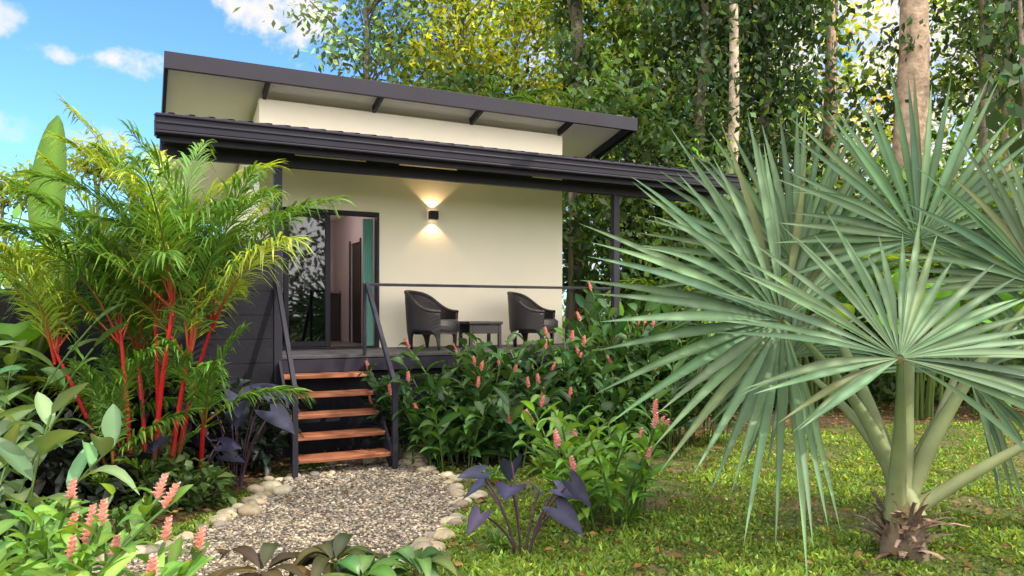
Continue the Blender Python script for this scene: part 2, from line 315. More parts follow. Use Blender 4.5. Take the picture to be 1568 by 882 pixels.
def chair(name,x,y,rot):
    E=empty(name,(x,y,1.181)); E.rotation_euler=(0,0,rot)
    na,nr=61,10; A=np.radians(np.linspace(-128,128,na))
    topf=lambda d:.50+.28*(1/(1+math.exp((d-70)/13)))
    V=[]
    for a in A:
        d=abs(math.degrees(a)); top=topf(d)
        bot=.24
        for l in (128,48):
            q=abs(d-l)/(17 if l==48 else 20)
            if q<1: bot=min(bot,.24*(q**.5) if q>.28 else 0.0)
        for j in range(nr):
            v=j/(nr-1); z=bot+(top-bot)*v; rr=.33+.045*(z/.75)
            V.append((rr*1.06*math.sin(a),rr*math.cos(a)+.0,z))
    F=[(i*nr+j,(i+1)*nr+j,(i+1)*nr+j+1,i*nr+j+1) for i in range(na-1) for j in range(nr-1)]
    o=pyobj('woven_shell',V,F,M_rattan,E,0,True); s=o.modifiers.new('s','SOLIDIFY');s.thickness=.035;s.offset=0
    V=[];k=32
    for z,rr in ((.20,.29),(.24,.32),(.37,.325),(.40,.29)):
        for a in np.linspace(0,2*math.pi,k,endpoint=False):
            V.append((rr*1.04*math.sin(a),rr*math.cos(a)-.02,z))
    F=[(j*k+i,j*k+(i+1)%k,(j+1)*k+(i+1)%k,(j+1)*k+i) for j in range(3) for i in range(k)]+[tuple(range(k)),tuple(range(3*k,4*k))]
    pyobj('seat',V,F,M_rattan,E,0,True)
    tb=MB(); Rm=[]
    for a in A:
        top=topf(abs(math.degrees(a))); rr=.33+.045*(top/.75); Rm.append((rr*1.06*math.sin(a),rr*math.cos(a),top))
    tube(tb,Rm,.026,(.03,.03,.03)); tb.obj('rim',[M_rattan],True,E)
    return E
chair('rattan_chair',3.56,9.5,math.radians(46)); chair('rattan_chair.001',5.12,9.5,math.radians(46))
T=empty('rattan_side_table',(4.27,9.55,1.181))
box('top',-.26,.26,-.22,.22,.33,.37,M_rattan,T,.01)
for i,(a,b_) in enumerate(((-1,-1),(1,-1),(1,1),(-1,1))): box(f'leg_{i}',a*.22-.022,a*.22+.022,b_*.18-.022,b_*.18+.022,0,.329,M_rattan,T)
box('apron_front',-.197,.197,-.2,-.18,.2,.329,M_rattan,T);box('apron_back',-.197,.197,.18,.2,.2,.329,M_rattan,T)
# ================= GROUND =================
def groundmat(name,c1,c2,c3,s1,s2,bump,bs):
    m,nt,N,L=newmat(name);o=N.new('ShaderNodeOutputMaterial');b=N.new('ShaderNodeBsdfPrincipled');L.new(b.outputs[0],o.inputs[0]);b.inputs['Roughness'].default_value=.95;b.inputs['Specular IOR Level'].default_value=.15
    tc=N.new('ShaderNodeTexCoord')
    n1=N.new('ShaderNodeTexNoise');n1.inputs['Scale'].default_value=s1;n1.inputs['Detail'].default_value=8;L.new(tc.outputs['Object'],n1.inputs['Vector'])
    n2=N.new('ShaderNodeTexNoise');n2.inputs['Scale'].default_value=s2;n2.inputs['Detail'].default_value=8;L.new(tc.outputs['Object'],n2.inputs['Vector'])
    r=N.new('ShaderNodeValToRGB');r.color_ramp.elements[0].position=.35;r.color_ramp.elements[1].position=.65;r.color_ramp.elements[0].color=c1+(1,);r.color_ramp.elements[1].color=c2+(1,);L.new(n2.outputs[0],r.inputs[0])
    r2=N.new('ShaderNodeValToRGB');r2.color_ramp.elements[0].position=.48;r2.color_ramp.elements[1].position=.68;L.new(n1.outputs[0],r2.inputs[0])
    mx=N.new('ShaderNodeMix');mx.data_type='RGBA';L.new(r2.outputs[0],mx.inputs[0]);L.new(r.outputs[0],mx.inputs[6]);mx.inputs[7].default_value=c3+(1,);L.new(mx.outputs[2],b.inputs['Base Color'])
    n3=N.new('ShaderNodeTexNoise');n3.inputs['Scale'].default_value=bs;n3.inputs['Detail'].default_value=6;L.new(tc.outputs['Object'],n3.inputs['Vector'])
    bp=N.new('ShaderNodeBump');bp.inputs['Strength'].default_value=bump;bp.inputs['Distance'].default_value=.04;L.new(n3.outputs[0],bp.inputs['Height']);L.new(bp.outputs[0],b.inputs['Normal'])
    return m
M_lawn=groundmat('lawn_ground',(.05,.07,.02),(.11,.14,.04),(.17,.125,.075),1.1,22,.8,35)
M_soil=groundmat('soil_litter',(.035,.026,.018),(.12,.08,.05),(.05,.06,.02),2,18,.9,30)
M_gravel=groundmat('gravel_bed',(.10,.08,.06),(.24,.20,.16),(.17,.14,.11),1.5,45,.9,70)
pyobj('ground',[(-300,-300,0),(300,-300,0),(300,300,0),(-300,300,0)],[(0,1,2,3)],M_lawn)
def sheet(name,poly,z,mat):
    V=[loc(s,d,z) for s,d in poly]; pyobj(name,V,[tuple(range(len(V)))],mat)
PATH=[(-3.7,3.0),(-2.84,4.7),(-2.64,5.11),(-2.39,5.48),(-2.23,6.1),(-2.27,7.26),(-2.15,8.0),(-1.15,8.5),(-.58,7.26),(-.42,6.5),(-.45,6.1),(-.55,5.4),(-.75,4.7),(-1.5,3.0)]
def smooth_poly(p,it=2):
    for _ in range(it):
        q=[]
        for i in range(len(p)):
            a=np.array(p[i]);b=np.array(p[(i+1)%len(p)]);q+=[tuple(a*.75+b*.25),tuple(a*.25+b*.75)]
        p=q
    return p
PATHS=smooth_poly(PATH)
BED1=smooth_poly([(-12,3.5),(-3.2,4.6),(-2.9,5.3),(-2.5,6.1),(-2.5,7.3),(-2.3,8.4),(-1.1,8.6),(-.5,7.6),(.3,7.9),(1.4,8.6),(2.3,9.3),(2.7,10.2),(3.6,10.6),(5.5,10.9),(9,11.4),(14,12),(30,14),(30,45),(-40,45),(-30,6)])
sheet('garden_bed_soil',BED1,.004,M_soil); sheet('gravel_path',PATHS,.008,M_gravel)
S_=rng.uniform(-3.4,-.2,46000);D_=3.6+4.9*rng.random(46000)**1.2;k=inpoly(S_,D_,PATHS);S_,D_=S_[k],D_[k];n=len(S_)
g=MB();R_=rng.uniform(.004,.013,n)*(.8+.08*D_)
base=np.array([[.28,.24,.19],[.15,.13,.11],[.36,.32,.26],[.21,.17,.12],[.09,.08,.075]])[rng.integers(0,5,n)]
pebbles(g,locs(S_,D_,np.full(n,.010)+R_*.3),R_,jit(base,n,.25,.05)); g.obj('path_gravel',[M_stone])
g=MB()
def border(pts,n,r0,r1,spread=.1):
    pts=np.array(pts);seg=np.r_[0,np.cumsum(np.linalg.norm(np.diff(pts,axis=0),axis=1))];t=np.sort(rng.uniform(0,seg[-1],n))
    s=np.interp(t,seg,pts[:,0])+rng.normal(0,spread,n);d=np.interp(t,seg,pts[:,1])+rng.normal(0,spread,n)
    R=rng.uniform(r0,r1,n); base=np.array([[.36,.31,.22],[.25,.22,.17],[.42,.36,.25],[.19,.17,.15],[.46,.41,.31]])[rng.integers(0,5,n)]
    pebbles(g,locs(s,d,R*.35),R,jit(base*.85,n,.15,.04),.62,CS4,.07)
border([(-3.6,3.3),(-2.86,4.7),(-2.64,5.11),(-2.41,5.48),(-2.26,6.1),(-2.28,7.26),(-2.2,7.5)],85,.03,.085,.06)
border([(-2.2,7.4),(-2.0,7.55),(-1.1,8.2)],22,.03,.06,.06)
border([(-1.2,8.4),(-.58,7.3),(-.42,6.5),(-.45,6.1),(-.57,5.4),(-.77,4.7),(-1.3,3.4)],85,.035,.085,.06)
border([(-1.12,8.35),(-1.05,8.2)],2,.13,.16,.03)
border([(-2.3,7.0),(-2.2,6.8)],4,.08,.11,.05)
border([(-1.9,8.1),(-1.3,8.5)],12,.07,.12,.08)
g.obj('river_stone_border',[M_stone])
mb=MB();n=210000
D_=4.2+9.5*rng.random(n)**1.5;S_=rng.uniform(-.75,.78,n)*D_
inb=inpoly(S_,D_,BED1);inp=inpoly(S_,D_,PATHS)
pn=np.sin(S_*2.1+np.sin(D_*1.7)*1.5)*np.sin(D_*2.6+np.cos(S_*1.3)*2)+.55*np.sin(S_*7+D_*3)*np.sin(D_*8-S_*2)
k=(~inp)&((~inb)|(rng.random(n)<.06))&((pn>-.3)|(rng.random(n)<.2))
S_,D_,pn=S_[k],D_[k],pn[k];n=len(S_)
cc=jit([.14,.215,.04],n,.40,.18)*(1+.35*pn[:,None])
Dd=rng.normal(size=(n,3))*np.array([1,1,.25])+UP*.75
quads(mb,locs(S_,D_,np.full(n,.0)+rng.uniform(0,.015,n)),Dd,rdir(n)+UP,rng.uniform(.02,.055,n)*(1+.5*(pn>.45)),rng.uniform(.01,.03,n),cc)
mb.obj('lawn_grass',[M_leaf])
mb=MB();n=8000;D_=rng.uniform(4.5,14,n);S_=rng.uniform(-.7,.75,n)*D_;k=(~inpoly(S_,D_,PATHS))|(rng.random(n)<.10);k&=inpoly(S_,D_,BED1)|(rng.random(n)<.22);S_,D_=S_[k],D_[k];n=len(S_)
Dd=rng.normal(size=(n,3))*np.array([1,1,.15]);quads(mb,locs(S_,D_,rng.uniform(.02,.05,n)),Dd,UP+rng.normal(size=(n,3))*.4,rng.uniform(.04,.12,n),rng.uniform(.025,.06,n),jit([.22,.12,.055],n,.4,.15));mb.obj('leaf_litter',[M_leaf])
# ================= PLANTS =================
def frond(mb,base,az,L,e0,bend,pl,n,col,rcol,pw=.032,r0=.014,up=.35,mi=0,mr=1,pdroop=.35):
    K=16;t=np.linspace(0,1,K);e=e0-bend*t**1.5;h=np.array([math.cos(az),math.sin(az),0])
    T=np.cos(e)[:,None]*h+np.sin(e)[:,None]*UP;pts=base+np.concatenate([np.zeros((1,3)),np.cumsum(T[:-1]*L/(K-1),0)])
    cc=np.outer(1-np.clip(t*2,0,1),rcol)+np.outer(np.clip(t*2,0,1),col); tube(mb,pts,r0*(1-.85*t),cc,5,mr)
    tt=np.linspace(.14,.99,n); P=np.stack([np.interp(tt,t,pts[:,i]) for i in range(3)],-1);TT=nrm(np.stack([np.interp(tt,t,T[:,i]) for i in range(3)],-1))
    side=np.cross(h,UP);NU=np.cross(side,TT)
    A=.75+.55*tt+rng.normal(0,.06,n)
    for sg in (-1,1):
        D=side*sg*np.cos(A)[:,None]+TT*np.sin(A)[:,None]+NU*up+rng.normal(0,.05,(n,3))
        leaves(mb,P,D,NU-side*sg*up+rng.normal(0,.2,(n,3)),pl*np.sin(np.pi*(.14+.76*tt))**.6*rng.uniform(.85,1.1,n),pw,jit(col,n,.2,.12),3,lance,pdroop*rng.uniform(.5,1.5,n),.2,mi)
mb=MB();c0=(-3.2,6.5)
ST_=[(-.30,-.62,1.35),(.0,.0,1.65),(.20,.42,1.6),(-.12,-.3,1.25),(.22,.25,1.3),(.05,.3,1.75),(-.2,-.15,1.5)]
for i in range(11):
    tall=i<7
    if tall: s=c0[0]+ST_[i][0]*.7;d=c0[1]+rng.normal(0,.12);hh=ST_[i][2];lean=np.array([ST_[i][1]*.8,rng.normal(0,.1)])
    else: s=c0[0]+rng.normal(0,.35);d=c0[1]+rng.uniform(.0,.5);hh=rng.uniform(.35,.9);lean=rng.normal(0,.2,2)
    b=loc(s,d,0);top=loc(s+lean[0],d+lean[1],hh)
    pts=bez(b,(b+top)/2+loc(-lean[0]*.2,0,0),top,14);tt=np.linspace(0,1,14)
    red=np.array([.50,.018,.025]);gr=np.array([.14,.09,.04]);w=np.clip((tt-.25)*6,0,1)[:,None]
    tube(mb,pts,np.where(tt<.25,.02,.029-.013*tt),gr*(1-w)+red*w*rng.uniform(.8,1.2),8,1)
    nf=8 if tall else 5
    for j in range(nf):
        az=rng.uniform(0,6.28)+j*2.4; e0=rng.uniform(1.1,1.5) if j<nf-2 else rng.uniform(.65,1.0)
        Lf=rng.uniform(1.45,1.95) if tall else rng.uniform(.8,1.15)
        frond(mb,top-UP*rng.uniform(0,.12),az,Lf,e0,rng.uniform(.6,1.3),.52 if tall else .36,54,[.095,.20,.033] if rng.random()<.65 else [.25,.34,.045],[.5,.04,.03] if tall else [.25,.12,.03],.023,.013,.3,pdroop=.5)
for i in range(12):
    frond(mb,loc(c0[0]+rng.normal(0,.2),c0[1]+.05+rng.normal(0,.15),.05),rng.uniform(0,6.28),rng.uniform(.4,.85),rng.uniform(1.0,1.45),1.0,.24,22,[.10,.19,.03],[.14,.12,.03],.022,.007,.4)
mb.obj('red_sealing_wax_palm',[M_gloss,M_gloss])
def fan(mb,hub,axis,normal,R,nb=46,span=150,cone=.12,droop=.12,col=(.15,.22,.12),fuse=.42):
    A=nrm(np.array(axis,float));Nn=np.array(normal,float);Nn=nrm(Nn-(Nn@A)*A);S=np.cross(A,Nn)
    th=np.radians(np.linspace(-span,span,nb))+rng.normal(0,.012,nb)
    D=np.cos(th)[:,None]*A+np.sin(th)[:,None]*S+Nn*(cone+rng.normal(0,.05,(nb,1)))
    L=R*(.78+.22*np.cos(th*.6))*rng.uniform(.88,1.05,nb)
    dth=math.radians(2*span/(nb-1)); wid=2*fuse*R*math.tan(dth/2)*1.04
    pf=lambda u:np.where(u<fuse,np.maximum(u/fuse,.04),np.maximum((1-((u-fuse)/(1-fuse))**1.5),.02)) 
    dr=droop*rng.uniform(.3,1.7,nb); dr=np.where(rng.random(nb)<.08,dr+.2,dr)
    C=jit(col,nb,.22,.07); dry=rng.random(nb)<.03; C[dry]=np.array([.095,.115,.05])
    leaves(mb,np.repeat(hub[None],nb,0),D,np.repeat(Nn[None],nb,0),L,wid,C,14,pf,dr,.36,0,1.9)
    tube(mb,[hub-Nn*.02,hub+Nn*.015],[.035,.02],[.16,.13,.06],8,1)
mb=MB();cb=loc(2.72,5.12,.32)
fans=[
 ((2.36,4.5,1.40),(.05,.75,.75),(.05,-.70,.66),1.34,130,.07),
 ((1.90,5.2,1.62),(-.86,-.1,.50),(-.25,-.75,.6),1.66,120,.09),
 ((2.30,6.0,2.05),(-.40,.2,.95),(-.1,-.9,.25),1.45,100,.05),
 ((3.02,5.5,2.22),(.25,.15,.95),(.1,-.92,.2),1.42,125,.06),
 ((3.75,5.2,1.85),(.7,.1,.7),(.1,-.85,.5),1.38,135,.12),
 ((3.65,5.9,1.15),(.75,.2,.45),(.1,-.8,.6),1.05,130,.3),
 ((2.25,6.0,1.30),(-.5,.3,.5),(-.1,-.8,.6),1.1,120,.28),
]
for (h,a,nn,R,sp,dr) in fans:
    hub=loc(*h);A=loc(*a);Nn=loc(*nn)
    fan(mb,hub,A,Nn,R,span=sp,droop=dr,nb=int(sp/2.8),col=np.array([.070,.122,.066])*rng.uniform(.85,1.25))
    st=cb+loc(rng.normal(0,.05),rng.normal(0,.05),-.05); mid=st*.5+hub*.5+UP*.12-nrm(A)*.12
    mid=mid+(hub-st)*np.array([-.12,-.12,.05])
    pts=bez(st,mid,hub,16);t=np.linspace(0,1,16);tube(mb,pts,.055*(1-t)**1.3+.018,np.outer(1-t,[.28,.31,.17])+np.outer(t,[.15,.23,.09]),8,1)
for (a,b_,z) in ((3.7,4.9,.95),(3.4,5.6,1.3)):
    st=cb+UP*-.05;hub=loc(a,b_,z);pts=bez(st,st*.5+hub*.5+UP*.05,hub,10);tube(mb,pts,np.linspace(.055,.022,10),[.25,.29,.15],8,1)
tube(mb,[loc(2.72,5.12,-.02),loc(2.71,5.12,.1),loc(2.73,5.12,.22),loc(2.72,5.12,.36)],[.16,.14,.12,.07],[.15,.115,.08],12,2)
n=110;th=rng.uniform(0,6.28,n);Pp=loc(2.72,5.12,0)+np.stack([.11*np.cos(th),.11*np.sin(th),rng.uniform(.0,.32,n)],-1)
leaves(mb,Pp,np.stack([np.cos(th)*.6,np.sin(th)*.6,rng.uniform(.1,1.8,n)],-1),np.stack([np.cos(th),np.sin(th),0*th],-1),rng.uniform(.10,.36,n),rng.uniform(.03,.08,n),jit([.20,.14,.10],n,.45,.08),3,lambda u:1-.6*u,.3,.1,2)
mb.obj('fan_palm',[M_fan,M_fan,M_bark])
def ginger(name,s,d,rad,nst,h,LL=.30,LW=.065,col=(.045,.10,.03),fl=.3,flc=(.88,.44,.42),sx=1.,lean=.35,nl=9):
    mb=MB()
    for i in range(nst):
        a=rng.uniform(0,6.28);r=rad*math.sqrt(rng.random());b=loc(s+r*math.cos(a)*sx,d+r*math.sin(a),0)
        hh=h*rng.uniform(.6,1.08);ln=nrm(loc(math.cos(a)+rng.normal(0,.5),math.sin(a)+rng.normal(0,.5),0))*hh*lean*rng.uniform(.3,1.4)
        top=b+UP*hh+ln;pts=bez(b,b+UP*hh*.6+ln*.25,top,9);tube(mb,pts,.008,[.09,.17,.04],5,0)
        k=nl+rng.integers(0,4);t=np.linspace(.22,1,k);P=np.stack([np.interp(t,np.linspace(0,1,9),pts[:,q]) for q in range(3)],-1)
        az=rng.uniform(0,6.28);sd=np.where(np.arange(k)%2,1,-1);ha=az+rng.normal(0,.35,k)
        D=np.stack([np.cos(ha)*sd,np.sin(ha)*sd,.35+.5*t+rng.normal(0,.15,k)],-1)+nrm(top-b)*.3
        leaves(mb,P,D,UP+rng.normal(0,.3,(k,3)),LL*rng.uniform(.7,1.15,k)*(.75+.35*np.sin(np.pi*t)),LW*rng.uniform(.8,1.2,k),jit(col,k,.28,.12),6,lance,rng.uniform(.15,.6,k),.18,0,1.4)
        if rng.random()<fl:
            q=30;tt=np.linspace(0,1,q);an=tt*31;fd=nrm(top-pts[-2]+UP*.1);Pf=top+fd*(tt[:,None]*.12)
            Df=np.stack([np.cos(an),np.sin(an),.75+0*an],-1)+fd*.3
            leaves(mb,Pf,Df,np.stack([np.cos(an),np.sin(an),-.4+0*an],-1)*-1,.055*(1-.55*tt),.036,jit(flc,q,.15,.06),3,lambda u:np.interp(u,[0,.4,.8,1],[.5,1,.8,.1]),.15,.2,1,1.)
    mb.obj(name,[M_gloss,M_petal])
def loch(x,y): return x*CY-y*SY, x*SY+y*CY
hx=[(2.85,8.05,.95),(3.35,7.9,1.25),(3.9,8.0,1.2),(4.45,7.85,1.25),(5.0,8.0,1.4),(5.6,7.95,1.65),(6.2,8.1,1.85),(3.1,7.45,.6),(3.7,7.3,.75),(4.3,7.25,.85),(5.0,7.3,.95),(5.7,7.3,1.1),(6.4,7.4,1.35)]
for i,(x,y,h) in enumerate(hx):
    s,d=loch(x,y); ginger('pink_ginger_hedge' if i==0 else f'pink_ginger_hedge.{i:03d}',s,d,.36,19,h,.42,.10,((.024,.066,.022),(.045,.105,.03),(.032,.082,.026))[i%3],.2)
ginger('pink_ginger_plant',.72,5.95,.34,34,.82,.32,.065,(.11,.235,.035),.33,(.92,.5,.5),lean=.5)
s0=[(-2.3,3.5,.70),(-1.9,3.45,.58),(-2.65,3.9,.62),(-2.15,3.1,.72)]
for i,(s,d,h) in enumerate(s0): ginger(f'shell_ginger_plant.{i:03d}' if i else 'shell_ginger_plant',s,d,.24,11,h,.28,.06,(.12,.24,.04),.4,(.92,.54,.48),lean=.5)
ginger('variegated_ginger',-3.35,4.7,.3,7,1.25,.6,.13,(.13,.21,.10),0,lean=.5,nl=5)
ginger('tall_ginger',-4.3,5.8,.35,12,1.5,.5,.11,(.08,.16,.05),0.05,lean=.5)
def heart(u): return np.interp(u,[0,.1,.25,.5,.75,1],[.75,.95,1,.78,.42,.02])
def taro(name,s,d,n,h,Ls,col,spread=.35):
    mb=MB()
    for i in range(n):
        a=i*2.4+rng.normal(0,.3);r=spread*rng.uniform(.4,1.1);hh=h*rng.uniform(.6,1.08);o=loc(math.cos(a),math.sin(a),0)
        b=loc(s,d,0)+o*.05;tp=b+o*r+UP*hh;tube(mb,bez(b,b+UP*hh*.6+o*r*.2,tp,8),.008,[.07,.04,.06],5,0)
        Lf=Ls*rng.uniform(.7,1.2);D=o*.9-UP*rng.uniform(.1,.8)+rng.normal(0,.15,3);Nn=UP*.7+o*.4+loc(0,-.5,0)
        leaves(mb,tp[None],D,Nn,Lf,Lf*.85,jit(col,1,.25,.1),10,heart,.15,.08,0,1.9,.35)
    mb.obj(name,[M_taro])
taro('purple_taro',.07,5.1,9,.58,.21,(.032,.034,.068),.32)
taro('purple_taro.001',-2.65,7.1,12,.98,.28,(.020,.023,.044),.40)
taro('purple_taro.002',-2.95,6.9,9,.55,.24,(.025,.028,.05),.4)
def rosette(name,s,d,n,L,W,col,e=(.2,1.2),K=6,z0=.1,dr=(.2,.6)):
    mb=MB();a=np.arange(n)*2.4+rng.normal(0,.2,n);el=rng.uniform(e[0],e[1],n)
    D=np.stack([np.cos(a)*np.cos(el),np.sin(a)*np.cos(el),np.sin(el)],-1)
    if z0>.15: tube(mb,[loc(s,d,0),loc(s,d,z0*.5),loc(s,d,z0)],.015,[.15,.12,.08],6)
    leaves(mb,loc(s,d,z0)+D*.03,D,UP+rng.normal(0,.15,(n,3)),L*rng.uniform(.7,1.1,n),W*rng.uniform(.8,1.1,n),jit(col,n,.25,.2),K,lance,rng.uniform(dr[0],dr[1],n),.16,0,1.6);mb.obj(name,[M_gloss])
for i,(s,d,n,c) in enumerate([(-.95,3.95,20,(.05,.055,.022)),(-.5,3.85,16,(.04,.09,.025)),(-1.28,3.8,14,(.06,.045,.022)),(-.75,3.7,14,(.06,.12,.028))]):
    rosette('cordyline_plant' if i==0 else f'cordyline_plant.{i:03d}',s,d,n,.44,.095,c,(.15,1.0),8,.34,(.45,.8))
for i,(s,d,n,L,W) in enumerate([(.9,5.75,60,.35,.02),(.55,5.8,50,.3,.018),(-.1,5.2,40,.22,.02),(-2.9,5.9,30,.3,.05),(-3.4,5.6,30,.35,.06),(-.2,7.2,40,.3,.04),(.3,7.6,40,.35,.05)]):
    rosette('grass_tuft' if i==0 else f'grass_tuft.{i:03d}',s,d,n,L,W,(.09,.17,.03),(.5,1.4),4,.02)
def shrub(name,items,mat=None,leaf=(.12,.05)):
    mb=MB()
    for (s,d,z,rs,rd,rz,n,col,sc_) in items:
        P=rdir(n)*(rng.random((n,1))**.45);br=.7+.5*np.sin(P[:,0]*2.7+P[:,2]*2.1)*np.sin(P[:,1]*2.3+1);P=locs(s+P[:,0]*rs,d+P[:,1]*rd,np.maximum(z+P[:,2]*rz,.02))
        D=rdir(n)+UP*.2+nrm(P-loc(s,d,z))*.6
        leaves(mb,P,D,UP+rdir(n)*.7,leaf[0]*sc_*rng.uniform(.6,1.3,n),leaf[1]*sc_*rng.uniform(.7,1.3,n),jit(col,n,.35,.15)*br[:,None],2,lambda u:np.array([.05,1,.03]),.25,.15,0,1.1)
    return mb.obj(name,[mat or M_leaf])
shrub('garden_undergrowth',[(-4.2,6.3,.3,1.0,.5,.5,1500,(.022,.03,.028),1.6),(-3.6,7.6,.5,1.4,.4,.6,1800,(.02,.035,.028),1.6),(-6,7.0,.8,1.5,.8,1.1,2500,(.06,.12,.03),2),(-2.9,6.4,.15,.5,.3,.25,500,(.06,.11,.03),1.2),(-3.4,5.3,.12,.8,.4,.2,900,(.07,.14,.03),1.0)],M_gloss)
def ban(u): return np.maximum(np.sin(np.pi*u**.7)**.5,.05)
def banana(name,s,d,n,h,L,W,col,e=(.7,1.45),dr=(.1,.6),extra=()):
    mb=MB()
    for i in range(n):
        a=i*2.4+rng.normal(0,.3);el=rng.uniform(*e);o=loc(math.cos(a),math.sin(a),0);b=loc(s+rng.normal(0,.15),d+rng.normal(0,.15),0)
        hh=h*rng.uniform(.4,1);tp=b+UP*hh+o*.15*hh;tube(mb,bez(b,b+UP*hh*.6,tp,7),.03,[.10,.15,.04],6,0)
        D=o*math.cos(el)+UP*math.sin(el);leaves(mb,tp[None],D,UP*.6-o*.5+rng.normal(0,.3,3),L*rng.uniform(.7,1.1),W*rng.uniform(.8,1.1),jit(col,1,.25,.15),12,ban,rng.uniform(*dr),.14,0,1.5)
    for (es,ed,z,D,Nn,LL,WW) in extra:
        b=loc(s,d,0);tp=loc(es,ed,z);tube(mb,bez(b,b+UP*z*.6,tp,7),.035,[.12,.17,.05],6,0);leaves(mb,tp[None],loc(*D),loc(*Nn),LL,WW,np.array(col)*.8,14,ban,.05,.1,0,1.7)
    mb.obj(name,[M_gloss if col[1]<.12 else M_leaf])
banana('banana_plant',-5.0,7.6,8,1.7,1.6,.46,(.13,.27,.035),extra=[(-4.78,7.6,2.35,(.08,0,1),(-.3,-1,.1),1.45,.50),(-5.3,7.5,1.6,(-.35,0,.9),(.3,-1,.3),1.3,.45)]); banana('banana_plant.001',-5.9,7.4,8,1.3,1.5,.42,(.13,.26,.035))
banana('heliconia',1.35,11.6,10,1.6,1.2,.3,(.05,.13,.035)); banana('heliconia.001',2.1,11.3,12,1.4,1.1,.28,(.06,.15,.035)); banana('heliconia.002',3.2,12.5,12,1.8,1.2,.3,(.05,.125,.03))
for i,(s,d) in enumerate([(5.0,12.2),(6.4,11.6),(7.6,11.9),(8.8,11.5),(4.2,13.5)]): banana(f'heliconia.{i+3:03d}',s,d,12,2.0,1.5,.4,(.10,.22,.04) if i%2 else (.055,.13,.035))
# ================= FOREST =================
def clumps(mb,centres,rad,n,size,col,cv=.35,mi=0,asp=.5,hang=.3):
    for c in centres:
        r=rad*rng.uniform(.6,1.3);k=int(n*rng.uniform(.6,1.3));P=c+rng.normal(size=(k,3))*r*np.array([.6,.6,.42])
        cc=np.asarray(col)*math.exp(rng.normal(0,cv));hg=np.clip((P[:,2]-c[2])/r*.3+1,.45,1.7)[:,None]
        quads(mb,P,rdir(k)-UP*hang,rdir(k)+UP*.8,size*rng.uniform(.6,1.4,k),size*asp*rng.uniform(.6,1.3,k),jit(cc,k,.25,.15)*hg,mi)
def tree(name,s,d,h,r,crowns,col,bark=(.14,.12,.09),size=.2,nl=85,lean=(0,0),vines=None,crad=.8):
    mb=MB();K=14;t=np.linspace(0,1,K);wob=np.cumsum(rng.normal(0,.05,(K,2)),0)
    pts=locs(s+lean[0]*t+wob[:,0]*.7,d+lean[1]*t+wob[:,1]*.7,h*t);tube(mb,pts,r*(1.35*(1-t)**4*.5+1-.6*t),bark,12,1)
    for (ds,dd,z,rx,rz,nc) in crowns:
        c=loc(s+ds,d+dd,z);P=rdir(nc)*(rng.random((nc,1))**.4)*np.array([rx,rx,rz])+c
        for q in P[::2]:
            tz=np.clip((q[2]-.25*rx-rng.uniform(.2,1.5))/h,.2,.97);b=np.array([np.interp(tz,t,pts[:,i]) for i in range(3)])
            L=np.linalg.norm(q-b);tube(mb,bez(b,(b+q)/2+UP*L*.12+rng.normal(0,.15,3),q,7),np.linspace(max(.02,r*.22),.012,7),np.array(bark)*.8,5,1)
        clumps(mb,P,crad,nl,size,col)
    if vines:
        z0,z1,vr,nv,vc=vines
        z=rng.uniform(z0,z1,nv);a=rng.uniform(0,6.28,nv);rr=r*.6+np.abs(rng.normal(0,vr,nv))
        ctr=np.stack([np.interp(z/h,t,pts[:,i]) for i in range(3)],-1)
        P=ctr+np.stack([rr*np.cos(a),rr*np.sin(a),0*a],-1)
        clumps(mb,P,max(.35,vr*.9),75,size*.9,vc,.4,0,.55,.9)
    mb.obj(name,[M_leaf,M_bark])
YG=(.30,.34,.035);GR=(.13,.21,.04);DG=(.04,.08,.03);BG=(.11,.18,.09)
